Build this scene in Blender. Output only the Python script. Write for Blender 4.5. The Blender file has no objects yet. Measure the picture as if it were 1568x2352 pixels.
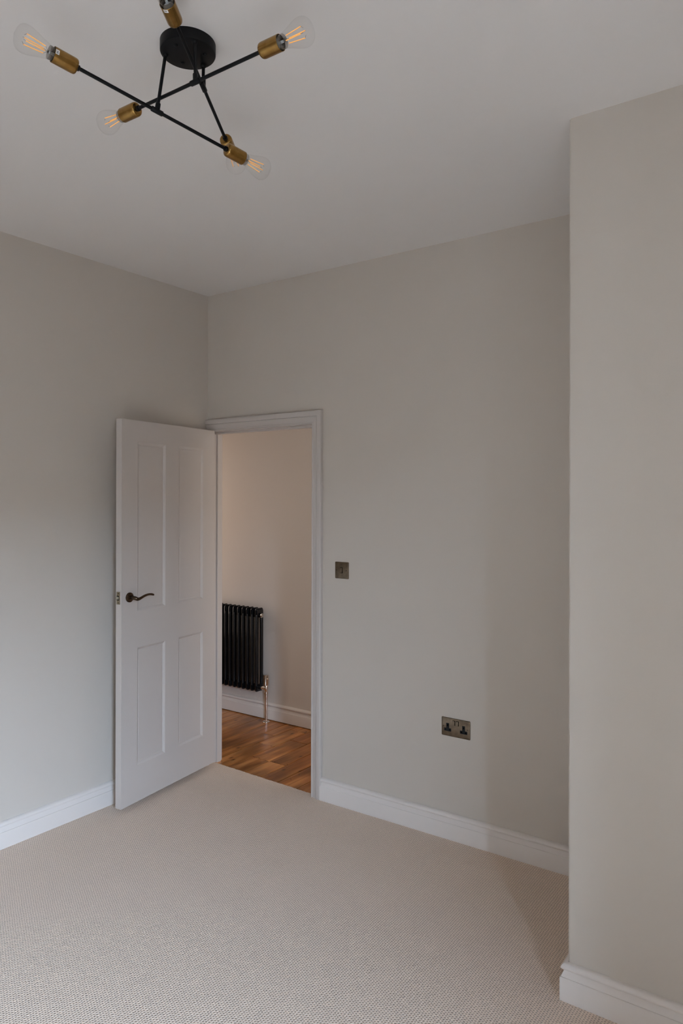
import bpy, bmesh, math, random
from mathutils import Vector, Matrix
random.seed(7)
C = bpy.context.scene
COL = C.collection

# ------------------------------------------------------------------ camera
F_PX, PY = 1659.895, 1144.202
YAW, PITCH, ROLL = 0.6192, 0.00147, 0.00203
cam_d = bpy.data.cameras.new('camera')
cam = bpy.data.objects.new('camera', cam_d); COL.objects.link(cam)
fw = Vector((-math.sin(YAW) * math.cos(PITCH), math.cos(YAW) * math.cos(PITCH), math.sin(PITCH)))
rt = Vector((math.cos(YAW), math.sin(YAW), 0)); up = rt.cross(fw)
r2 = rt * math.cos(ROLL) + up * math.sin(ROLL); u2 = up * math.cos(ROLL) - rt * math.sin(ROLL)
m = Matrix((r2, u2, -fw)).transposed().to_4x4(); m.translation = Vector((3.16075, -3.05501, 1.58503))
cam.matrix_world = m
cam_d.sensor_fit = 'AUTO'; cam_d.sensor_width = 36.0
cam_d.lens = F_PX / 2352 * 36.0
cam_d.shift_x = 0.0; cam_d.shift_y = -(1176 - PY) / 2352
cam_d.clip_start = 0.02
C.camera = cam

# ------------------------------------------------------------------ world: overcast sky
W = bpy.data.worlds.new('sky'); C.world = W; W.use_nodes = True
bg = W.node_tree.nodes['Background']
bg.inputs['Color'].default_value = (0.595, 0.785, 1.05, 1); bg.inputs['Strength'].default_value = 12.8

# ------------------------------------------------------------------ lights
def area(name, loc, direction, sx, sy, power, color, portal=False):
    d = bpy.data.lights.new(name, 'AREA'); d.shape = 'RECTANGLE'; d.size = sx; d.size_y = sy
    d.energy = power; d.color = color
    o = bpy.data.objects.new(name, d); COL.objects.link(o); o.location = loc
    o.rotation_euler = Vector(direction).to_track_quat('-Z', 'Y').to_euler()
    d.cycles.is_portal = portal
    return o
RX, FRONT_Y, REV, REVR = 4.2, -4.7, 0.20, 1.02
# the room's deep-set window, in the right wall just behind the camera
WR = (-4.25, -2.90, 0.30, 2.62)         # y0, y1, z0, z1
area('right_window_portal', (RX + REVR - .005, (WR[0] + WR[1]) / 2, (WR[2] + WR[3]) / 2), (-1, 0, 0), WR[1] - WR[0], WR[3] - WR[2], 1, (1, 1, 1), True)
area('hall_doorway_light', (-1.25, 0.16, 1.25), (0.35, 1.0, -0.05), 0.75, 1.7, 0.84, (1.0, 0.84, 0.73))
area('hall_end_fill', (1.85, 0.5, 1.45), (-1, 0, 0), 0.6, 1.6, 1.0, (1.0, 0.90, 0.80))  # added fill that evens out the right part of the hall wall

C.view_settings.view_transform = 'Standard'; C.view_settings.look = 'None'
C.view_settings.gamma = 1.0; C.view_settings.use_curve_mapping = False
C.view_settings.exposure = 3.3219
C.cycles.diffuse_bounces = 8; C.cycles.max_bounces = 16; C.cycles.transparent_max_bounces = 24
C.cycles.sample_clamp_indirect = 6.0

# ------------------------------------------------------------------ materials
def mat(name, color, rough=0.5, metal=0.0, bump=None, spec=0.5, coat=0.0):
    M = bpy.data.materials.new(name); M.use_nodes = True
    nt = M.node_tree; b = nt.nodes['Principled BSDF']
    b.inputs['Base Color'].default_value = (*color, 1); b.inputs['Roughness'].default_value = rough
    b.inputs['Metallic'].default_value = metal; b.inputs['Specular IOR Level'].default_value = spec
    b.inputs['Coat Weight'].default_value = coat
    if bump:
        scale, strength, dist = bump
        tc = nt.nodes.new('ShaderNodeTexCoord'); n = nt.nodes.new('ShaderNodeTexNoise')
        n.inputs['Scale'].default_value = scale; n.inputs['Detail'].default_value = 3
        bp = nt.nodes.new('ShaderNodeBump'); bp.inputs['Strength'].default_value = strength
        bp.inputs['Distance'].default_value = dist
        nt.links.new(tc.outputs['Object'], n.inputs['Vector'])
        nt.links.new(n.outputs['Fac'], bp.inputs['Height']); nt.links.new(bp.outputs['Normal'], b.inputs['Normal'])
    return M
def metal_var(name, c1, c2, rough, scale, stretch=(1, 1, 1)):
    M = mat(name, c1, rough, 1.0); nt = M.node_tree; b = nt.nodes['Principled BSDF']
    tc = nt.nodes.new('ShaderNodeTexCoord'); mp = nt.nodes.new('ShaderNodeMapping'); mp.inputs['Scale'].default_value = stretch
    n = nt.nodes.new('ShaderNodeTexNoise'); n.inputs['Scale'].default_value = scale
    r = nt.nodes.new('ShaderNodeValToRGB')
    r.color_ramp.elements[0].color = (*c1, 1); r.color_ramp.elements[1].color = (*c2, 1)
    r.color_ramp.elements[0].position = 0.3; r.color_ramp.elements[1].position = 0.7
    nt.links.new(tc.outputs['Object'], mp.inputs['Vector']); nt.links.new(mp.outputs['Vector'], n.inputs['Vector'])
    nt.links.new(n.outputs['Fac'], r.inputs['Fac']); nt.links.new(r.outputs['Color'], b.inputs['Base Color'])
    return M

M_WALL = mat('wall_paint', (0.56, 0.507, 0.448), 0.85, bump=(180, 0.06, 0.002), spec=0.25)
M_HALL = mat('hall_paint', (0.66, 0.60, 0.54), 0.85, bump=(180, 0.06, 0.002), spec=0.25)
M_CEIL = mat('ceiling_paint', (0.70, 0.668, 0.64), 0.9, bump=(120, 0.05, 0.002), spec=0.2)
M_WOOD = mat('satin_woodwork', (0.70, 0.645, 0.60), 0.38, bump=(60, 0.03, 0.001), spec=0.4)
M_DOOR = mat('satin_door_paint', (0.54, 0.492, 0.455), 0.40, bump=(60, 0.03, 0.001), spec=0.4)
M_BLACK = mat('satin_black_metal', (0.006, 0.006, 0.0065), 0.42, 0.0, bump=(500, 0.1, 0.0003), spec=0.16)
M_BLACKG = mat('gloss_black_enamel', (0.006, 0.006, 0.007), 0.13, spec=0.5, bump=(40, 0.03, 0.001))
M_BRASS = metal_var('brushed_brass', (0.30, 0.165, 0.045), (0.38, 0.225, 0.07), 0.24, 60)
M_BRONZE = metal_var('antique_bronze', (0.070, 0.046, 0.029), (0.115, 0.078, 0.050), 0.28, 90)
M_PLATE = metal_var('antique_brass_plate', (0.135, 0.103, 0.072), (0.205, 0.160, 0.115), 0.27, 45)
M_SCREW = mat('dark_screw', (0.06, 0.045, 0.03), 0.4, 1.0, bump=(200, 0.1, 0.0003))
M_LATCH = metal_var('latch_brass', (0.30, 0.25, 0.17), (0.38, 0.32, 0.23), 0.4, 80)
M_LATCHB = mat('latch_bolt_metal', (0.42, 0.38, 0.31), 0.28, 1.0, bump=(200, 0.05, 0.0003))
M_PLASTIC = mat('black_plastic', (0.006, 0.0065, 0.0075), 0.45, bump=(200, 0.05, 0.0003), spec=0.2)
M_HOLE = mat('dark_hole', (0.001, 0.001, 0.001), 0.9, spec=0.0)
M_CHROME = mat('polished_nickel', (0.80, 0.73, 0.66), 0.07, 1.0, bump=(60, 0.02, 0.0003))
M_PORC = mat('lamp_cap_white', (0.62, 0.66, 0.68), 0.4, bump=(200, 0.05, 0.0003))
M_STICKER = mat('paper_sticker', (0.72, 0.70, 0.68), 0.6, bump=(200, 0.05, 0.0003))
M_INK = mat('sticker_ink', (0.03, 0.03, 0.035), 0.6, bump=(200, 0.05, 0.0003))
M_WIRE = mat('fine_wire', (0.10, 0.09, 0.085), 0.35, 1.0, bump=(200, 0.05, 0.0003))
M_GROUND = mat('street_paving', (0.06, 0.055, 0.05), 0.9, bump=(3, 0.2, 0.02))
M_SUB = mat('dusty_dark_subfloor', (0.022, 0.014, 0.009), 0.9, bump=(30, 0.3, 0.004))
M_NAIL_HOLE = mat('nail_hole_brown', (0.035, 0.015, 0.006), 0.6, bump=(300, 0.2, 0.0005))
M_REVEAL = mat('dark_reveal', (0.06, 0.045, 0.035), 0.9, bump=(14, 0.3, 0.01))
M_RENDER = mat('house_render', (0.06, 0.05, 0.04), 0.9, bump=(4, 0.2, 0.02))

def mat_glass():
    M = bpy.data.materials.new('bulb_glass'); M.use_nodes = True; nt = M.node_tree; nt.nodes.clear()
    out = nt.nodes.new('ShaderNodeOutputMaterial'); mix = nt.nodes.new('ShaderNodeMixShader')
    tr = nt.nodes.new('ShaderNodeBsdfTransparent'); gl = nt.nodes.new('ShaderNodeBsdfGlossy')
    lw = nt.nodes.new('ShaderNodeLayerWeight'); lw.inputs['Blend'].default_value = 0.5
    pw = nt.nodes.new('ShaderNodeMath'); pw.operation = 'POWER'; pw.inputs[1].default_value = 4.5
    ml = nt.nodes.new('ShaderNodeMath'); ml.operation = 'MULTIPLY_ADD'; ml.inputs[1].default_value = 0.62; ml.inputs[2].default_value = 0.022
    nt.links.new(lw.outputs['Facing'], pw.inputs[0]); nt.links.new(pw.outputs[0], ml.inputs[0])
    tr.inputs['Color'].default_value = (0.98, 0.978, 0.975, 1)
    gl.inputs['Color'].default_value = (0.9, 0.9, 0.9, 1); gl.inputs['Roughness'].default_value = 0.02
    nt.links.new(ml.outputs[0], mix.inputs['Fac'])
    nt.links.new(tr.outputs[0], mix.inputs[1]); nt.links.new(gl.outputs[0], mix.inputs[2])
    nt.links.new(mix.outputs[0], out.inputs['Surface'])
    return M
def mat_neck_reflection():
    M = bpy.data.materials.new('neck_reflection_tint'); M.use_nodes = True; nt = M.node_tree; nt.nodes.clear()
    out = nt.nodes.new('ShaderNodeOutputMaterial'); mix = nt.nodes.new('ShaderNodeMixShader')
    tr = nt.nodes.new('ShaderNodeBsdfTransparent'); pr = nt.nodes.new('ShaderNodeBsdfPrincipled')
    pr.inputs['Base Color'].default_value = (0.11, 0.09, 0.07, 1); pr.inputs['Roughness'].default_value = 0.12  # dark reflection in the clear glass neck, put into the tint
    mix.inputs['Fac'].default_value = 0.62
    nt.links.new(tr.outputs[0], mix.inputs[1]); nt.links.new(pr.outputs[0], mix.inputs[2])
    nt.links.new(mix.outputs[0], out.inputs['Surface'])
    return M
M_GLASS = mat_glass(); M_NECK_REFL = mat_neck_reflection()
def mat_filament():
    M = mat('led_filament', (0.95, 0.50, 0.13), 0.6, bump=(300, 0.1, 0.0003)); b = M.node_tree.nodes['Principled BSDF']
    b.inputs['Emission Color'].default_value = (1.0, 0.42, 0.10, 1); b.inputs['Emission Strength'].default_value = 0.036
    return M
M_FIL = mat_filament()

def mat_carpet():
    M = mat('loop_pile_carpet', (0.42, 0.36, 0.315), 0.95, spec=0.1); nt = M.node_tree; b = nt.nodes['Principled BSDF']
    L = nt.links.new; N = nt.nodes.new
    tc = N('ShaderNodeTexCoord')
    def math_(op, a, b=None, c=None):
        n = N('ShaderNodeMath'); n.operation = op
        for i, v in enumerate((a, b, c)):
            if v is None: continue
            if isinstance(v, (int, float)): n.inputs[i].default_value = v
            else: L(v, n.inputs[i])
        return n.outputs[0]
    wob = N('ShaderNodeTexNoise'); wob.inputs['Scale'].default_value = 45; wob.inputs['Detail'].default_value = 2; L(tc.outputs['Object'], wob.inputs['Vector'])
    wv = N('ShaderNodeVectorMath'); wv.operation = 'MULTIPLY_ADD'; wv.inputs[1].default_value = (0.007, 0.007, 0); L(wob.outputs['Color'], wv.inputs[0]); L(tc.outputs['Object'], wv.inputs[2])
    sp = N('ShaderNodeSeparateXYZ'); L(wv.outputs[0], sp.inputs[0])
    P = 0.0092                                                # loop pitch in metres
    sx = math_('ABSOLUTE', math_('SINE', math_('MULTIPLY', sp.outputs['X'], math.pi / P)))
    row = math_('FLOOR', math_('MULTIPLY', sp.outputs['X'], 1 / P))
    yy = math_('MULTIPLY_ADD', row, P * 0.5, sp.outputs['Y'])  # alternate rows staggered by half a loop
    sy = math_('ABSOLUTE', math_('SINE', math_('MULTIPLY', yy, math.pi / P)))
    pit = math_('POWER', math_('MULTIPLY', sx, sy), 2.0)
    nz = N('ShaderNodeTexNoise'); nz.inputs['Scale'].default_value = 700; nz.inputs['Detail'].default_value = 2; L(tc.outputs['Object'], nz.inputs['Vector'])
    hgt = math_('MULTIPLY_ADD', nz.outputs['Fac'], 0.30, math_('SUBTRACT', 1.0, pit))
    bp = N('ShaderNodeBump'); bp.inputs['Strength'].default_value = 0.6; bp.inputs['Distance'].default_value = 0.004
    L(hgt, bp.inputs['Height']); L(bp.outputs['Normal'], b.inputs['Normal'])
    # yarn colour: flecked from loop to loop, darker in the holes between loops
    fl = N('ShaderNodeTexNoise'); fl.inputs['Scale'].default_value = 120; fl.inputs['Detail'].default_value = 1; L(tc.outputs['Object'], fl.inputs['Vector'])
    mu_out = math_('MULTIPLY', math_('MULTIPLY_ADD', pit, -0.46, 1.03), math_('MULTIPLY_ADD', fl.outputs['Fac'], 0.16, 0.92))
    vm = N('ShaderNodeVectorMath'); vm.operation = 'SCALE'; vm.inputs[0].default_value = (0.79, 0.65, 0.535); L(mu_out, vm.inputs['Scale'])
    L(vm.outputs[0], b.inputs['Base Color'])
    return M
M_CARPET = mat_carpet()

def mat_boards():
    M = mat('stained_pine', (0.3, 0.15, 0.06), 0.33, spec=0.45); nt = M.node_tree; b = nt.nodes['Principled BSDF']
    L = nt.links.new; N = nt.nodes.new
    tc = N('ShaderNodeTexCoord'); oi = N('ShaderNodeObjectInfo')
    off = N('ShaderNodeVectorMath'); off.operation = 'MULTIPLY_ADD'; off.inputs[1].default_value = (37, 91, 53)
    L(oi.outputs['Random'], off.inputs[0]); L(tc.outputs['Object'], off.inputs[2])
    mp = N('ShaderNodeMapping'); mp.inputs['Scale'].default_value = (30, 2.0, 8); L(off.outputs[0], mp.inputs['Vector'])
    n1 = N('ShaderNodeTexNoise'); n1.inputs['Scale'].default_value = 1.0; n1.inputs['Detail'].default_value = 5; n1.inputs['Distortion'].default_value = 0.6; L(mp.outputs[0], n1.inputs['Vector'])
    mp3 = N('ShaderNodeMapping'); mp3.inputs['Scale'].default_value = (140, 5, 20); L(off.outputs[0], mp3.inputs['Vector'])
    n3 = N('ShaderNodeTexNoise'); n3.inputs['Scale'].default_value = 1.0; n3.inputs['Detail'].default_value = 3; L(mp3.outputs[0], n3.inputs['Vector'])
    mixv = N('ShaderNodeMath'); mixv.operation = 'MULTIPLY_ADD'; mixv.inputs[1].default_value = 0.35; L(n3.outputs['Fac'], mixv.inputs[0])
    half = N('ShaderNodeMath'); half.operation = 'MULTIPLY'; half.inputs[1].default_value = 0.65; L(n1.outputs['Fac'], half.inputs[0]); L(half.outputs[0], mixv.inputs[2])
    cr = N('ShaderNodeValToRGB'); e = cr.color_ramp.elements
    e[0].position = 0.30; e[0].color = (0.27, 0.092, 0.020, 1); e[1].position = 0.68; e[1].color = (0.70, 0.345, 0.125, 1)
    k = e.new(0.48); k.color = (0.50, 0.205, 0.055, 1)
    L(mixv.outputs[0], cr.inputs['Fac'])
    # knots
    mpk = N('ShaderNodeMapping'); mpk.inputs['Scale'].default_value = (6.5, 3.0, 3); L(off.outputs[0], mpk.inputs['Vector'])
    vo = N('ShaderNodeTexVoronoi'); vo.voronoi_dimensions = '2D'; vo.inputs['Scale'].default_value = 1.0; L(mpk.outputs[0], vo.inputs['Vector'])
    kr = N('ShaderNodeValToRGB'); kr.color_ramp.elements[0].position = 0.02; kr.color_ramp.elements[0].color = (0.20, 0.11, 0.06, 1)
    kr.color_ramp.elements[1].position = 0.075; kr.color_ramp.elements[1].color = (1, 1, 1, 1); L(vo.outputs['Distance'], kr.inputs['Fac'])
    m1 = N('ShaderNodeMixRGB'); m1.blend_type = 'MULTIPLY'; m1.inputs['Fac'].default_value = 0.9; L(cr.outputs[0], m1.inputs[1]); L(kr.outputs[0], m1.inputs[2])
    m2 = N('ShaderNodeMixRGB'); m2.blend_type = 'MULTIPLY'; m2.inputs['Fac'].default_value = 1.0; L(m1.outputs[0], m2.inputs[1]); L(oi.outputs['Color'], m2.inputs[2])
    mps = N('ShaderNodeMapping'); mps.inputs['Scale'].default_value = (9, 3.2, 3); L(off.outputs[0], mps.inputs['Vector'])
    st = N('ShaderNodeTexNoise'); st.inputs['Scale'].default_value = 1.0; st.inputs['Detail'].default_value = 2; L(mps.outputs[0], st.inputs['Vector'])
    sr = N('ShaderNodeMapRange'); sr.inputs['From Min'].default_value = 0.36; sr.inputs['From Max'].default_value = 0.60; sr.inputs['To Min'].default_value = 0.58; sr.inputs['To Max'].default_value = 1.10; L(st.outputs['Fac'], sr.inputs['Value'])
    m3 = N('ShaderNodeVectorMath'); m3.operation = 'SCALE'; L(m2.outputs[0], m3.inputs[0]); L(sr.outputs[0], m3.inputs['Scale'])
    L(m3.outputs[0], b.inputs['Base Color'])
    bp = N('ShaderNodeBump'); bp.inputs['Strength'].default_value = 0.15; bp.inputs['Distance'].default_value = 0.002; L(mixv.outputs[0], bp.inputs['Height']); L(bp.outputs['Normal'], b.inputs['Normal'])
    return M
M_BOARD = mat_boards()

# ------------------------------------------------------------------ mesh helpers
def link(name, bm, material, parent=None, loc=(0, 0, 0), smooth=None):
    bmesh.ops.recalc_face_normals(bm, faces=bm.faces)
    me = bpy.data.meshes.new(name)
    if smooth is not None:
        for f in bm.faces: f.smooth = True
        for e in bm.edges:
            if len(e.link_faces) == 2 and e.calc_face_angle(0) > math.radians(smooth): e.smooth = False
    bm.to_mesh(me); bm.free(); me.materials.append(material)
    o = bpy.data.objects.new(name, me); COL.objects.link(o); o.location = loc
    if parent: o.parent = parent
    return o
def empty(name, loc=(0, 0, 0), rz=0.0):
    o = bpy.data.objects.new(name, None); COL.objects.link(o); o.location = loc; o.rotation_euler = (0, 0, rz)
    o.empty_display_size = 0.05
    return o
def tag(o, label=None, category=None, group=None, kind=None):
    for k, v in (('label', label), ('category', category), ('group', group), ('kind', kind)):
        if v: o[k] = v
    return o
def box(bm, lo, hi, bevel=0.0, seg=2):
    t = bmesh.new()
    g = bmesh.ops.create_cube(t, size=1)
    for v in t.verts:
        v.co = Vector([lo[i] + (v.co[i] + 0.5) * (hi[i] - lo[i]) for i in range(3)])
    if bevel: bmesh.ops.bevel(t, geom=t.edges[:], offset=bevel, segments=seg, affect='EDGES', profile=0.5)
    merge(bm, t)
def merge(bm, t, M=None):
    if M is not None: t.transform(M)
    me = bpy.data.meshes.new('tmp'); t.to_mesh(me); t.free(); bm.from_mesh(me); bpy.data.meshes.remove(me)
def frame(origin, zdir, xhint=(0, 0, 1)):
    z = Vector(zdir).normalized(); x = Vector(xhint) - z * Vector(xhint).dot(z)
    if x.length < 1e-4: x = Vector((1, 0, 0)) - z * z.x
    x.normalize(); y = z.cross(x)
    M = Matrix((x, y, z)).transposed().to_4x4(); M.translation = Vector(origin)
    return M
def lathe(bm, prof, M=None, seg=32):
    """prof: (radius, z) list; radius 0 closes with a pole"""
    t = bmesh.new(); rings = []
    for r, z in prof:
        if r <= 1e-7: rings.append([t.verts.new((0, 0, z))])
        else: rings.append([t.verts.new((r * math.cos(2 * math.pi * i / seg), r * math.sin(2 * math.pi * i / seg), z)) for i in range(seg)])
    for a, b in zip(rings, rings[1:]):
        for i in range(seg):
            j = (i + 1) % seg
            if len(a) == 1 and len(b) == 1: continue
            if len(a) == 1: t.faces.new((a[0], b[i], b[j]))
            elif len(b) == 1: t.faces.new((a[i], a[j], b[0]))
            else: t.faces.new((a[i], a[j], b[j], b[i]))
    merge(bm, t, M)
def rod(bm, a, b, r, seg=16):
    a, b = Vector(a), Vector(b)
    lathe(bm, [(0, 0), (r, 0), (r, (b - a).length), (0, (b - a).length)], frame(a, b - a), seg)
def tube(bm, pts, rad, seg=12, flat=None, hint=(0, 0, 1)):
    """sweep an ellipse along pts; rad: list of (ra, rb) half-axes"""
    rings = []
    for i, p in enumerate(pts):
        p = Vector(p); d = (Vector(pts[min(i + 1, len(pts) - 1)]) - Vector(pts[max(i - 1, 0)])).normalized()
        M = frame(p, d, hint); ra, rb = rad[i]
        rings.append([bm.verts.new(M @ Vector((ra * math.cos(2 * math.pi * k / seg), rb * math.sin(2 * math.pi * k / seg), 0))) for k in range(seg)])
    for a, b in zip(rings, rings[1:]):
        for k in range(seg):
            bm.faces.new((a[k], a[(k + 1) % seg], b[(k + 1) % seg], b[k]))
    bm.faces.new(rings[0]); bm.faces.new(list(reversed(rings[-1])))
def sweep(bm, path, prof, to3d):
    """mitred moulding: path in 2D, prof = closed list of (offset to the left of travel, height)"""
    P = [Vector(p) for p in path]; rows = []
    for i, p in enumerate(P):
        d0 = (P[i] - P[i - 1]).normalized() if i else None
        d1 = (P[i + 1] - P[i]).normalized() if i < len(P) - 1 else None
        if d0 is None: d0 = d1
        if d1 is None: d1 = d0
        n0 = Vector((-d0.y, d0.x)); n1 = Vector((-d1.y, d1.x)); n = (n0 + n1) / (1 + n0.dot(n1))
        rows.append([bm.verts.new(to3d(p + n * w, h)) for w, h in prof])
    k = len(prof)
    for a, b in zip(rows, rows[1:]):
        for j in range(k): bm.faces.new((a[j], a[(j + 1) % k], b[(j + 1) % k], b[j]))
    bm.faces.new(rows[0]); bm.faces.new(list(reversed(rows[-1])))
def extrude_poly(bm, pts, to3d, h0, h1, bevel=0):
    t = bmesh.new()
    lo = [t.verts.new(to3d(p, h0)) for p in pts]; hi = [t.verts.new(to3d(p, h1)) for p in pts]; n = len(pts)
    t.faces.new(lo); t.faces.new(hi)
    for i in range(n): t.faces.new((lo[i], lo[(i + 1) % n], hi[(i + 1) % n], hi[i]))
    bmesh.ops.recalc_face_normals(t, faces=t.faces)
    merge(bm, t)
def rrect(x0, y0, x1, y1, r, seg=5):
    out = []
    for cx, cy, a0 in ((x1 - r, y1 - r, 0), (x0 + r, y1 - r, 90), (x0 + r, y0 + r, 180), (x1 - r, y0 + r, 270)):
        for i in range(seg + 1):
            a = math.radians(a0 + 90 * i / seg); out.append((cx + r * math.cos(a), cy + r * math.sin(a)))
    return out

# ------------------------------------------------------------------ room shell
H = 2.79624; BX, BY = 2.41561, -0.76519; HALL_Y = 0.893; HX0, HX1 = -2.6, 2.0; WT = 0.11
JL, JR, JT = 0.012, 0.790, 1.985            # door lining faces

def shell(name, boxes, material, bevel=0.0):
    bm = bmesh.new()
    for lo, hi in boxes: box(bm, lo, hi, bevel)
    return tag(link(name, bm, material), kind='structure')

floor = shell('floor', [((HX0 - .1, FRONT_Y - REV, -0.14), (RX + REVR, HALL_Y + .1, -0.024))], M_SUB)
shell('ceiling', [((HX0 - .1, FRONT_Y - REV, H), (RX + REVR, HALL_Y + .1, H + 0.12))], M_CEIL)
shell('wall_left', [((-0.1, FRONT_Y, -0.024), (0, 0, H))], M_WALL)
shell('wall_back', [((HX0, 0, -0.024), (JL - .022, WT, H)), ((JR + .022, 0, -0.024), (RX, WT, H)), ((JL - .022, 0, JT + .022), (JR + .022, WT, H))], M_WALL)
bm = bmesh.new(); box(bm, (BX, BY, -0.024), (RX, 0.0, H))
bmesh.ops.bevel(bm, geom=[e for e in bm.edges if all(abs(v.co.x - BX) < 1e-5 and abs(v.co.y - BY) < 1e-5 for v in e.verts)], offset=0.005, segments=3, affect='EDGES')
tag(link('wall_chimney', bm, M_WALL, smooth=40), kind='structure')
y0, y1, z0, z1 = WR; fx0, fx1 = RX, RX + REVR
def pierced(xa, xb): return [((xa, FRONT_Y, -.024), (xb, y0, H)), ((xa, y1, -.024), (xb, WT, H)), ((xa, y0, -.024), (xb, y1, z0)), ((xa, y0, z1), (xb, y1, H))]
shell('wall_right', pierced(fx0, fx0 + .10), M_WALL)
shell('beam_reveal', pierced(fx0 + .10, fx1), M_REVEAL)      # unseen dark reveal around the window, added to narrow its beam
shell('wall_front', [((-.1, FRONT_Y - REV, -.024), (fx1, FRONT_Y, H))], M_WALL)
shell('window_1', [((fx1 - .08, y0, z0), (fx1 - .03, y0 + .04, z1)), ((fx1 - .08, y1 - .04, z0), (fx1 - .03, y1, z1)), ((fx1 - .08, y0, z1 - .04), (fx1 - .03, y1, z1)), ((fx1 - .08, y0, z0), (fx1 - .03, y1, z0 + .05))], M_WOOD)
# the street outside: paving and the rendered terrace across it
shell('ground', [((fx1, -30, -0.6), (30, 25, -0.45))], M_GROUND)
shell('wall_street', [((18.5, -30, -0.45), (19, 25, 5.0))], M_RENDER)
shell('wall_hall', [((HX0, HALL_Y, -.024), (HX1, HALL_Y + .1, H))], M_HALL)
shell('wall_hall_left', [((HX0 - .1, 0, -.024), (HX0, HALL_Y + .1, H))], M_HALL)
shell('wall_hall_right', [((HX1, WT, -.024), (HX1 + .1, HALL_Y + .1, H))], M_HALL)
# sash window beside the camera: outer frame and meeting rail
shell('window_1', [((fx1 - .08, y0, z0), (fx1 - .02, y0 + .05, z1)), ((fx1 - .08, y1 - .05, z0), (fx1 - .02, y1, z1)), ((fx1 - .08, y0, z1 - .05), (fx1 - .02, y1, z1)), ((fx1 - .08, y0, z0), (fx1 - .02, y1, z0 + .06)),
                   ((fx1 - .07, y0, 1.50), (fx1 - .03, y1, 1.545))], M_WOOD)
# the street outside: paving and the rendered terrace across it
shell('ground', [((fx1, -30, -0.6), (30, 25, -0.45))], M_GROUND)
shell('wall_street', [((16.5, -30, -0.45), (17, 25, 4.7))], M_RENDER)

# skirting boards
SK = [(0, -0.02), (0.0205, -0.02), (0.0205, 0.0725), (0.0198, 0.0742), (0.0168, 0.0748), (0.0160, 0.0775), (0.0138, 0.0835), (0.0112, 0.0895), (0.0096, 0.0945), (0.0092, 0.0972),
      (0.0100, 0.0982), (0.0160, 0.0990), (0.0178, 0.1015), (0.0180, 0.1050), (0.0165, 0.1095), (0.0125, 0.1140), (0.0065, 0.1175), (0, 0.1185)]
def skirting(name, path, bottom=-0.02):
    bm = bmesh.new(); sweep(bm, path, [(w, max(h, bottom)) for w, h in SK], lambda q, h: (q.x, q.y, h))
    return tag(link(name, bm, M_WOOD, smooth=35), kind='structure')
skirting('baseboard_left', [(0, -0.002), (0, FRONT_Y)])
skirting('baseboard_back', [(BX - .001, 0), (JR + .068, 0)])
skirting('baseboard_chimney', [(RX, BY), (BX, BY), (BX, -.021)])
skirting('baseboard_hall', [(HX1, HALL_Y), (HX0, HALL_Y)], 0.003)

# architrave around the doorway (trim_1), door lining with stops (trim_2)
AW = 0.068
AR = [(0, 0), (0, 0.0105), (0.0015, 0.012), (0.0055, 0.012), (0.0070, 0.0110), (0.0085, 0.0105), (0.014, 0.0112), (0.022, 0.0130), (0.030, 0.0158), (0.0345, 0.0172),
      (0.0360, 0.0150), (0.0375, 0.0150), (0.0390, 0.0195), (0.0420, 0.0208), (0.0600, 0.0208), (0.0645, 0.0200), (0.0672, 0.0175), (AW, 0.0140), (AW, 0)]
bm = bmesh.new()
sweep(bm, [(0.0005, JT + .005), (JR + .005, JT + .005), (JR + .005, -0.01)], AR, lambda q, h: (q.x, -h, q.y))
box(bm, (0.0005, -0.011, -0.01), (JL - .004, 0, JT + .005))
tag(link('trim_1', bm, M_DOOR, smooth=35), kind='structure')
bm = bmesh.new()
box(bm, (JL - .022, 0.0, -.024), (JL, WT + .002, JT + .022)); box(bm, (JR, -.001, -.024), (JR + .022, WT + .002, JT + .022)); box(bm, (JL - .001, -.001, JT), (JR + .001, WT + .002, JT + .022))
for lo, hi in (((JL - .001, .062, -.01), (JL + .011, .094, JT)), ((JR - .011, .046, -.01), (JR + .001, .078, JT)), ((JL, .046, JT - .011), (JR, .078, JT + .001))):
    box(bm, lo, hi, 0.0015, 1)
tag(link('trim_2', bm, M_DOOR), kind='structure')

# ------------------------------------------------------------------ carpet
bm = bmesh.new()
edge = []
n = 60
for i in range(n + 1):
    x = JL + (JR - JL) * i / n
    edge.append((x, 0.052 - 0.027 * (x - JL) / (JR - JL) + random.uniform(-.0022, .0022)))
out = [(0.0, FRONT_Y), (RX, FRONT_Y), (RX, BY), (BX, BY), (BX, 0.0), (JR, 0.0)] + list(reversed(edge)) + [(JL, 0.0), (0.0, 0.0)]
extrude_poly(bm, out, lambda q, h: (q[0], q[1], h), -0.0235, 0.0)
bmesh.ops.bevel(bm, geom=[e for e in bm.edges if all(v.co.z > -.001 and v.co.y > 0.01 for v in e.verts)], offset=0.003, segments=2, affect='EDGES')
tag(link('carpet', bm, M_CARPET, smooth=40), 'beige loop pile fitted carpet covering the bedroom floor up to the doorway', 'carpet', kind='stuff')

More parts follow.
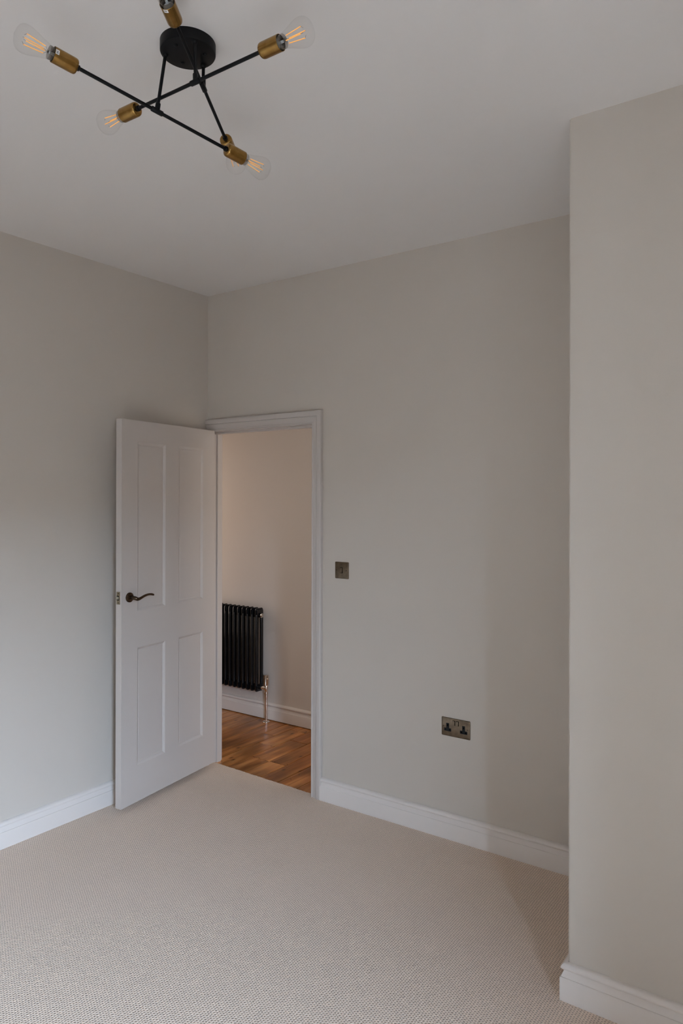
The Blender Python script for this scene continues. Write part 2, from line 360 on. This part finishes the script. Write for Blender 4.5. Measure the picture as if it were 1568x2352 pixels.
# ------------------------------------------------------------------ hall floorboards
XS = [-1.16, -1.03, -.90, -.775, -.648, -.505, -.36, -.232, -.115, -.015, .121, .265, .392, .518, .660, .792, .93]
JO = {(-.115): [.637], (-.015): [.476, .795], .121: [.63, .258], .265: [.2595]}
TONE = {-.648: (.82, .80, .78), -.505: (.80, .78, .72), -.36: (.66, .60, .55), -.232: (.70, .64, .58), -.115: (.84, .80, .74)}
for a, b in zip(XS, XS[1:]):
    ys = [0.012] + sorted(JO.get(a, [])) + [HALL_Y - .001]
    for j, (y0, y1) in enumerate(zip(ys, ys[1:])):
        bm = bmesh.new(); top = -0.003 + random.uniform(-.0006, .0006); L_ = (y1 - y0) - .0040
        box(bm, (-(b - a) / 2 + .0027, -L_ / 2, -.021), ((b - a) / 2 - .0027, L_ / 2, 0), 0.0004, 1)
        o = link('floorboard', bm, M_BOARD, floor, ((a + b) / 2, (y0 + y1) / 2, top))
        t = TONE.get(a, (1, 1, 1))
        if a == -.015: t = ((1.0, .98, .95), (1.12, 1.10, 1.08), (1.04, 1.0, .94))[j]
        if a == .121: t = ((.82, .80, .80), (.96, .90, .84), (.62, .54, .48))[j]
        if a == .265: t = ((.92, .90, .86), (.66, .58, .50))[j]
        if a > .3: t = (.70, .61, .52)
        k = random.uniform(.96, 1.04)
        o.color = (t[0] * k, t[1] * k, t[2] * k, 1)
bm = bmesh.new()                                              # dark dust strips, put in to darken the gaps between the boards
for a in XS: box(bm, (a - .0027, .013, -.0238), (a + .0027, HALL_Y - .002, -.0058))
for a, b in zip(XS, XS[1:]):
    for y in JO.get(a, []): box(bm, (a + .0027, y - .0020, -.0238), (b - .0027, y + .0020, -.0058))
tag(link('gap_filler', bm, M_SUB, floor), kind='stuff')
bm = bmesh.new()  # small brown discs drawn for the nail holes
for x, y in ((.035, .092), (.040, .082), (.135, .262), (.150, .255), (.175, .268), (.235, .258), (.285, .262), (.30, .27), (.36, .256), (.255, .632), (.15, .636), (.21, .628), (.13, .65), (.39, .28), (.42, .24), (.10, .70), (.10, .83), (.30, .27), (.545, .20), (.55, .12), (.38, .10), (.41, .09)):
    lathe(bm, [(0, 0.0), (0.0024, 0.0), (0.0028, -0.002), (0, -0.002)], Matrix.Translation((x, y, -0.0022)), 8)
tag(link('nail_hole', bm, M_NAIL_HOLE, floor), kind='stuff')

# ------------------------------------------------------------------ door
DL, DZ0, DZ1, DT = 0.745, 0.027, 1.988, 0.038
door = empty('door_1', (0.0641, -0.006, 0.0), math.radians(-82.444))
tag(door, 'white four panel door standing open against the left wall', kind='structure')
# local axes: x hinge -> free edge, y out of the visible face, z up; front face at y = 0
PAN = [(DL - .3215, 1.007, DL - .1085, 1.878), (DL - .6400, 1.007, DL - .4285, 1.879), (DL - .3240, .2125, DL - .1140, .820), (DL - .6420, .2125, DL - .4300, .820)]
xs = sorted({0.0, DL, PAN[0][0], PAN[0][2], PAN[1][0], PAN[1][2]}); RC = 0.009
bm = bmesh.new()
def leafbox(a, b, c, d): box(bm, (a, -DT, b), (c, 0, d))
zl0, zl1, zu0, zu1 = .2125, .820, 1.007, 1.8785
xa0, xa1, xb0, xb1 = DL - .641, DL - .4293, DL - .3228, DL - .1113
leafbox(0, DZ0, xa0, DZ1); leafbox(xb1, DZ0, DL, DZ1)
leafbox(xa0, DZ0, xb1, zl0); leafbox(xa0, zl1, xb1, zu0); leafbox(xa0, zu1, xb1, DZ1)
leafbox(xa1, zl0, xb0, zl1); leafbox(xa1, zu0, xb0, zu1)
bmesh.ops.remove_doubles(bm, verts=bm.verts, dist=1e-5)
bm.normal_update()
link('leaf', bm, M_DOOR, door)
def panel(xa, za, xb, zb):
    bm = bmesh.new()
    # moulded frame: slopes in from the face, a small step, then the flat field
    st = [(0, -0.0002), (0.002, -0.0008), (0.011, -0.0068), (0.0125, -0.0085), (0.0175, -0.0085), (0.0185, -0.0078), (0.021, -0.0076)]
    loops = []
    for d, y in st:
        loops.append([bm.verts.new(c) for c in ((xa + d, y, za + d), (xb - d, y, za + d), (xb - d, y, zb - d), (xa + d, y, zb - d))])
    for p, q in zip(loops, loops[1:]):
        for i in range(4): bm.faces.new((p[i], p[(i + 1) % 4], q[(i + 1) % 4], q[i]))
    bm.faces.new(loops[-1])
    bk = [bm.verts.new((v.co.x, -DT + .0005, v.co.z)) for v in loops[0]]
    for i in range(4): bm.faces.new((loops[0][i], bk[i], bk[(i + 1) % 4], loops[0][(i + 1) % 4]))
    bm.faces.new(bk)
    link('panel', bm, M_DOOR, door)
for a, b in ((xa0, xa1), (xb0, xb1)):
    panel(a, zu0, b, zu1); panel(a, zl0, b, zl1)
# lever handle
hx, hz = DL - .054, 1.0845
handle = empty('door_handle', (hx, 0, hz)); handle.parent = door
tag(handle, 'antique bronze lever handle on a round rose')
bm = bmesh.new()
lathe(bm, [(0, 0.0), (0.0252, 0.0), (0.0252, 0.0055), (0.0244, 0.0072), (0.0225, 0.0082), (0.0205, 0.0088), (0.0192, 0.0100), (0.0165, 0.0103), (0, 0.0103)], frame((0, 0, 0), (0, 1, 0)), 40)
link('rose', bm, M_BRONZE, handle, smooth=35)
bm = bmesh.new()
# neck out of the rose, then the S-curved lever running back towards the hinge
pts, rad = [], []
for t in (0.009, 0.018, 0.028, 0.036): pts.append((0, t, -0.001 if t > .02 else 0)); rad.append((0.0098, 0.0098))
for s, y, z, ra, rb in ((-.0025, .0425, -.0030, .0098, .0095), (-.009, .0468, -.0070, .0090, .0088), (-.018, .0485, -.0070, .0078, .0082), (-.030, .0490, -.0040, .0068, .0078), (-.045, .0488, .0010, .0062, .0076),
                       (-.062, .0482, .0055, .0058, .0076), (-.080, .0474, .0082, .0056, .0076), (-.098, .0468, .0082, .0057, .0078), (-.112, .0464, .0060, .0060, .0078), (-.122, .0462, .0030, .0058, .0072), (-.1265, .0462, .0010, .0040, .0050)):
    pts.append((s, y, z)); rad.append((ra, rb))
tube(bm, pts, rad, 16, hint=(0, 0, 1))
link('lever', bm, M_BRONZE, handle, smooth=50)
# latch in the free edge
latch = empty('latch', (DL, -.0209, 1.0855)); latch.parent = door
tag(latch, 'brass latch faceplate let into the free edge')
bm = bmesh.new(); extrude_poly(bm, rrect(-.0118, -.0315, .0118, .0315, .0015, 2), lambda q, h: (h, q[0], q[1]), -0.001, 0.0007)
link('faceplate', bm, M_LATCH, latch)
bm = bmesh.new(); extrude_poly(bm, [(-.0117, -.0), (.0035, 0), (.0035, .0012), (-.0117, .0055)], lambda q, h: (0.0006 + q[1], q[0], h), -0.0068, 0.0072)
link('latch_bolt', bm, M_LATCHB, latch)
bm = bmesh.new(); box(bm, (0.0005, -.0118, -.0108), (0.0011, .0055, .0112)); link('bolt_opening', bm, M_HOLE, latch)
for z in (-.0235, .0235):
    bm = bmesh.new(); lathe(bm, [(0, 0.0012), (0.0022, 0.0012), (0.0028, 0.0006), (0.0028, -.0005)], frame((0, 0, z), (1, 0, 0)), 12); link('screw', bm, M_SCREW, latch, smooth=40)

# ------------------------------------------------------------------ switch and socket on the back wall
def wallmap(q, h): return (q[0], -h, q[1])
def plate(bm, w, h_, t=0.0042, r=0.004, inset=0.0045):
    lo = rrect(-w / 2, -h_ / 2, w / 2, h_ / 2, r); md = rrect(-w / 2 + .0006, -h_ / 2 + .0006, w / 2 - .0006, h_ / 2 - .0006, r); hi = rrect(-w / 2 + inset, -h_ / 2 + inset, w / 2 - inset, h_ / 2 - inset, r * .7)
    rows = [[bm.verts.new(wallmap(p, z)) for p in ring] for ring, z in ((lo, 0), (lo, t * .45), (md, t * .62), (hi, t))]
    n = len(lo)
    for a, b in zip(rows, rows[1:]):
        for i in range(n): bm.faces.new((a[i], a[(i + 1) % n], b[(i + 1) % n], b[i]))
    bm.faces.new(rows[-1]); bm.faces.new(list(reversed(rows[0])))
def rocker(parent, x, z, w, h_):
    bm = bmesh.new(); extrude_poly(bm, rrect(x - w / 2 - .0016, z - h_ / 2 - .0016, x + w / 2 + .0016, z + h_ / 2 + .0016, .001, 2), wallmap, .0038, .0045)
    s = link('surround', bm, M_HOLE, parent)
    bm = bmesh.new(); t = bmesh.new()
    co = [(-w / 2, -h_ / 2), (w / 2, -h_ / 2), (w / 2, h_ / 2), (-w / 2, h_ / 2)]
    extrude_poly(t, co, wallmap, .0042, .0066)
    for v in t.verts:
        if v.co.y < -.005: v.co.y -= .0022 * (0.5 - v.co.z / h_)
    bmesh.ops.bevel(t, geom=t.edges[:], offset=.0006, segments=2, affect='EDGES')
    merge(bm, t, Matrix.Translation((x, 0, z)))
    link('rocker', bm, M_PLATE, parent)
def screw(parent, x, z):
    bm = bmesh.new(); lathe(bm, [(0, 0.0046), (0.0022, 0.0046), (0.0030, 0.0040), (0.0032, 0.0036)], frame((x, 0, z), (0, -1, 0)), 16)
    box(bm, (x - .0021, -.0048, z - .0004), (x + .0021, -.0040, z + .0004))
    link('screw', bm, M_SCREW, parent, smooth=30)

sw = tag(empty('light_switch', (0.988, 0, 1.2165)), 'square antique brass light switch with one rocker beside the doorway', 'light switch')
bm = bmesh.new(); plate(bm, .0862, .0865); link('switch_plate', bm, M_PLATE, sw, smooth=25)
rocker(sw, -.002, 0.0005, .0135, .0275); screw(sw, -.0315, .001); screw(sw, .0300, -.0005)

so = tag(empty('power_socket', (1.641, 0, .5195)), 'double power socket with antique brass plate low on the back wall', 'socket')
bm = bmesh.new(); plate(bm, .1468, .0862); link('socket_plate', bm, M_PLATE, so, smooth=25)
for dx in (-.009, .0095): rocker(so, dx, .0225, .0098, .0195)
for dx in (-.041, .041):
    bm = bmesh.new(); cx, cz = dx, -.004
    T = [(-.0072, .0215), (.0072, .0215), (.0072, -.0015), (.0175, -.0015), (.0185, -.0035), (.0185, -.0145), (.0165, -.0165), (-.0165, -.0165), (-.0185, -.0145), (-.0185, -.0035), (-.0175, -.0015), (-.0072, -.0015)]
    extrude_poly(bm, [(cx + a, cz + b) for a, b in T], wallmap, .0036, .0046)
    ins = link('socket_insert', bm, M_PLASTIC, so)
    bm = bmesh.new()
    for px, pz, w, h_ in ((0, .0115, .0042, .0085), (-.011, -.009, .0068, .0045), (.011, -.009, .0068, .0045)):
        box(bm, (cx + px - w / 2, -.0049, cz + pz - h_ / 2), (cx + px + w / 2, -.0044, cz + pz + h_ / 2))
    link('pin_holes', bm, M_HOLE, ins)
screw(so, -.0625, .002); screw(so, .0605, .002)

# ------------------------------------------------------------------ hall radiator
RZ0, RZ1, RYF, RYB, TR = 0.207, 0.803, 0.801, 0.856, 0.0123
rad_ = tag(empty('radiator', (-.332, .8285, 0)), 'black column radiator on the hall wall seen through the open doorway', 'radiator')
def section_mesh():
    bm = bmesh.new(); yc = (RYB - RYF) / 2
    for y in (-yc, yc):
        lathe(bm, [(TR, RZ0 + .045), (TR, RZ1 - .045)], Matrix.Translation((0, y, 0)), 14)
    # rounded headers joining the two tubes
    for z0, z1, s in ((RZ1 - .062, RZ1, 1), (RZ0, RZ0 + .062, -1)):
        prof = []
        hw = yc + TR
        if s > 0: shape = [(-hw, z0), (-hw, z1 - .016), (-hw + .004, z1 - .006), (-hw + .012, z1), (hw - .012, z1), (hw - .004, z1 - .006), (hw, z1 - .016), (hw, z0), (hw - 2 * TR, z0), (hw - 2 * TR - .004, z0 + .012), (-hw + 2 * TR + .004, z0 + .012), (-hw + 2 * TR, z0)]
        else: shape = [(-hw, z1), (-hw, z0 + .016), (-hw + .004, z0 + .006), (-hw + .012, z0), (hw - .012, z0), (hw - .004, z0 + .006), (hw, z0 + .016), (hw, z1), (hw - 2 * TR, z1), (hw - 2 * TR - .004, z1 - .012), (-hw + 2 * TR + .004, z1 - .012), (-hw + 2 * TR, z1)]
        t = bmesh.new(); extrude_poly(t, shape, lambda q, h: (h, q[0], q[1]), -TR, TR)
        bmesh.ops.bevel(t, geom=[e for e in t.edges if abs(e.verts[0].co.x - e.verts[1].co.x) < 1e-6], offset=.0112, segments=4, affect='EDGES', clamp_overlap=True)
        merge(bm, t)
    # hubs that link section to section
    for z in (RZ1 - .052, RZ0 + .031):
        lathe(bm, [(0, -.0218), (.0170, -.0218), (.0170, .0218), (0, .0218)], frame((0, 0, z), (1, 0, 0)), 18)
    return bm
s0 = link('column_section', section_mesh(), M_BLACKG, rad_, smooth=38)
for k in range(1, 15):
    o = s0.copy(); COL.objects.link(o); o.parent = rad_; o.location = (-.0436 * k, 0, 0)
def rel(x, y, z): return Vector((x + .332, y - .8285, z))
bm = bmesh.new()
lathe(bm, [(.015, 0), (.015, .006), (.012, .008), (.012, .013), (.009, .0145), (0, .0145)], frame(rel(-.311, .8285, RZ1 - .052), (1, 0, 0)), 20)
link('end_plug', bm, M_CHROME, rad_, smooth=35)
valve = empty('valve', rel(-.2615, .8285, 0)); valve.parent = rad_
tag(valve, 'polished nickel valve beneath a ribbed cap')
bm = bmesh.new()     # union to the radiator
lathe(bm, [(.010, -.050), (.010, -.040), (.0145, -.039), (.0150, -.030), (.0120, -.028), (.0120, -.024), (.0155, -.022), (.0155, -.013), (.0105, -.011), (.0105, 0)], frame((0, 0, RZ0 + .031), (1, 0, 0)), 20)
link('union_nut', bm, M_CHROME, valve, smooth=35)
bm = bmesh.new()
lathe(bm, [(.0085, .196), (.0130, .198), (.0130, .212), (.0105, .214), (.0115, .224), (.0140, .232), (.0140, .246), (.0115, .254), (.0105, .2595), (0, .2595)], None, 20)
link('valve_body', bm, M_CHROME, valve, smooth=35)
bm = bmesh.new()     # ribbed cap
t = bmesh.new(); ring = []
for z, f in ((.2595, .9), (.2615, 1.0), (.306, 1.0), (.3075, .93), (.3095, .93), (.311, 1.0), (.331, .98), (.333, .86)):
    row = []
    for i in range(48):
        a = 2 * math.pi * i / 48; r = (.0205 if z < .307 else .0200) * f * (1 - .055 * (i % 4 < 2))
        row.append(bm.verts.new((r * math.cos(a), r * math.sin(a), z)))
    ring.append(row)
t.free()
for a, b in zip(ring, ring[1:]):
    for i in range(48): bm.faces.new((a[i], a[(i + 1) % 48], b[(i + 1) % 48], b[i]))
bm.faces.new(ring[-1]); bm.faces.new(list(reversed(ring[0])))
link('valve_cap', bm, M_CHROME, valve, smooth=25)
bm = bmesh.new(); rod(bm, rel(-.2615, .8285, -.003), rel(-.2615, .8285, .197), .0098, 20); link('pipe', bm, M_CHROME, rad_, smooth=40)
bm = bmesh.new(); lathe(bm, [(.0098, .0085), (.0150, .0075), (.024, .0035), (.0265, .0005), (.0265, -.0028), (0, -.0028)], Matrix.Translation(rel(-.2615, .8285, 0)), 28); link('pipe_collar', bm, M_CHROME, rad_, smooth=35)

# ------------------------------------------------------------------ ceiling light
AX = Vector((1.7110, -1.7287, H))
lamp = tag(empty('ceiling_light', AX), 'black ceiling light with three crossed rods, brass sockets and six clear bulbs', 'ceiling light')
def lr(p): return Vector(p) - AX
CZ = 2.7686
bm = bmesh.new(); z = CZ - H
lathe(bm, [(0, 0), (.0728, 0), (.0728, z + .003), (.0718, z + .0008), (.0695, z), (0, z)], None, 64)
canopy = link('canopy', bm, M_BLACK, lamp, smooth=35)
for a in (35, 155, 275):
    bm = bmesh.new(); p = Vector((.045 * math.cos(math.radians(a)), .045 * math.sin(math.radians(a)), z))
    lathe(bm, [(.0052, .001), (.0052, -.002), (.004, -.0042), (0, -.0048)], Matrix.Translation(p), 14); link('screw', bm, M_BLACK, canopy, smooth=35)
RODS = [([1.6612, -1.762, CZ], [1.6425, -1.7746, 2.6177], [1.5943, -1.985, 2.6488], [1.6907, -1.5641, 2.5866]),
        ([1.7647, -1.7551, CZ], [1.7725, -1.7589, 2.6599], [1.9904, -1.7496, 2.6652], [1.5547, -1.7683, 2.6546]),
        ([1.7069, -1.6689, CZ], [1.7070, -1.6696, 2.7102], [1.6042, -1.4803, 2.6757], [1.8097, -1.8589, 2.7447])]
RR = 0.0046
for at, mid, e1, e2 in RODS:
    at, mid, e1, e2 = lr(at), lr(mid), lr(e1), lr(e2); d = (e1 - e2).normalized()
    bm = bmesh.new(); dn = (mid - at).normalized(); Ls = (mid - at).length
    rod(bm, at + Vector((0, 0, .004)), mid, RR * .95)
    lathe(bm, [(0, -.001), (.0072, -.001), (.0072, .003), (.0058, .005), (RR, .006)], frame(at, dn), 18)
    lathe(bm, [(RR, Ls - .022), (.0064, Ls - .021), (.0068, Ls - .0195), (.0068, Ls - .003), (.0055, Ls)], frame(at, dn), 18)
    link('stem', bm, M_BLACK, lamp, smooth=35)
    bm = bmesh.new(); rod(bm, e2 - d * .004, e1 + d * .004, RR, 18); rd = link('rod', bm, M_BLACK, lamp, smooth=40)
    bm = bmesh.new(); lathe(bm, [(RR, -.0165), (.0062, -.0162), (.0070, -.0148), (.0070, .0148), (.0062, .0162), (RR, .0165)], frame(mid, d), 18); link('tee_joint', bm, M_BLACK, lamp, smooth=35)
    for e, dd in ((e1, d), (e2, -d)):
        M = frame(e, dd)
        bm = bmesh.new(); lathe(bm, [(RR, -.007), (.0070, -.006), (.0075, -.001), (.0075, .001)], M, 18)
        sock = link('socket', bm, M_BLACK, lamp, smooth=35)
        bm = bmesh.new()
        lathe(bm, [(0, 0), (.0130, 0), (.0160, .0008), (.0178, .0026), (.0187, .0055), (.0190, .009), (.0190, .0585), (.0186, .0590), (.0180, .0588), (.0178, .05), (.0178, .024), (0, .024)], M, 40)
        link('brass_cup', bm, M_BRASS, sock, smooth=35)
        bm = bmesh.new(); lathe(bm, [(.0177, .030), (.0177, .0570), (.0172, .0576), (.0168, .0570), (.0168, .030)], M, 32); link('liner', bm, M_BLACK, sock, smooth=35)
        # bulb
        bm = bmesh.new()
        prof = [(.0152, .046), (.0156, .056), (.0164, .064), (.0182, .074), (.0212, .085), (.0250, .0960), (.0285, .1060), (.0310, .1150), (.0321, .1230), (.0316, .1300), (.0292, .1365), (.0245, .1415), (.0180, .1450), (.0100, .1470), (.0045, .1478), (.0030, .1490), (0, .1496)]
        lathe(bm, prof, M, 48); bulb = link('bulb', bm, M_GLASS, lamp, smooth=60)
        bm = bmesh.new(); lathe(bm, [(.0157, .0500), (.0160, .0690)], M, 40); link('neck_reflection', bm, M_NECK_REFL, bulb, smooth=60)  # tinted sleeve standing in for the socket rim's reflection
        bm = bmesh.new(); lathe(bm, [(.0135, .026), (.0138, .044), (.0130, .0475), (.0105, .0490), (.0050, .0500), (.0036, .056), (.0030, .066), (.0016, .0700), (0, .0705)], M, 24); link('lamp_cap', bm, M_PORC, bulb, smooth=40)
        bm = bmesh.new()
        for k in range(4):
            a = math.pi / 4 + k * math.pi / 2; c, s = math.cos(a), math.sin(a)
            rod(bm, M @ Vector((0, 0, .0700)), M @ Vector((.0085 * c, .0085 * s, .0790)), .00035, 6)
            rod(bm, M @ Vector((.0125 * c, .0125 * s, .1240)), M @ Vector((.0075 * c, .0075 * s, .1285)), .00035, 6)
        lathe(bm, [(.0032, .0690), (.0036, .0700), (.0032, .0712)], M, 12)
        tag(link('support_wires', bm, M_WIRE, bulb), kind='stuff')
        for k in range(4):
            a = math.pi / 4 + k * math.pi / 2; c, s = math.cos(a), math.sin(a)
            bm = bmesh.new(); rod(bm, M @ Vector((.0085 * c, .0085 * s, .0790)), M @ Vector((.0125 * c, .0125 * s, .1240)), .0012, 8); link('filament', bm, M_FIL, bulb, smooth=50)
        # rating sticker at the mouth of the cup, on the side turned to the room
        toc = (Vector((3.16, -3.055, 1.585)) - AX - e).normalized(); Mi = M.inverted().to_3x3(); v = Mi @ toc
        a0 = math.atan2(v.y, v.x) + (0.55 if e is e1 else -0.6)
        if (e is e1 and mid.z < -.15) or (e is e2 and mid.z > -.1):
            bm = bmesh.new(); ink = bmesh.new()
            for t, r, za, zb, da in ((bm, .01915, .0495, .0582, .30), (ink, .01925, .0520, .0560, .17)):
                g = [[t.verts.new(M @ Vector((r * math.cos(a0 + da * (i / 4 - .5) * 2), r * math.sin(a0 + da * (i / 4 - .5) * 2), zz))) for i in range(5)] for zz in (za, zb)]
                for i in range(4):
                    if t is ink and i % 2: continue
                    t.faces.new((g[0][i], g[0][i + 1], g[1][i + 1], g[1][i]))
            st = link('rating_sticker', bm, M_STICKER, sock); link('sticker_print', ink, M_INK, sock)

# ------------------------------------------------------------------ what the pieces of the setting are
for name, label, cat in (('floor', 'stained pine floorboards of the hall beyond the open doorway', 'floor'), ('ceiling', 'plain pale ceiling above the room', 'ceiling'),
        ('wall_left', 'greige wall behind the open white door, brightest low down', 'wall'), ('wall_back', 'greige wall with the doorway, light switch and power socket', 'wall'),
        ('wall_chimney', 'greige projecting chimney breast at the right', 'wall'), ('wall_hall', 'cream hall wall behind the black radiator', 'wall'),
        ('baseboard_left', 'white moulded skirting board along the left wall', 'skirting'), ('baseboard_back', 'white moulded skirting board below the power socket', 'skirting'),
        ('baseboard_chimney', 'white moulded skirting board around the chimney breast', 'skirting'), ('baseboard_hall', 'white moulded skirting board behind the radiator pipe', 'skirting'),
        ('trim_1', 'white moulded architrave around the doorway', 'trim'), ('trim_2', 'white door lining with stops inside the doorway', 'trim'), ('door_1', None, 'door')):
    tag(bpy.data.objects[name], label, cat)
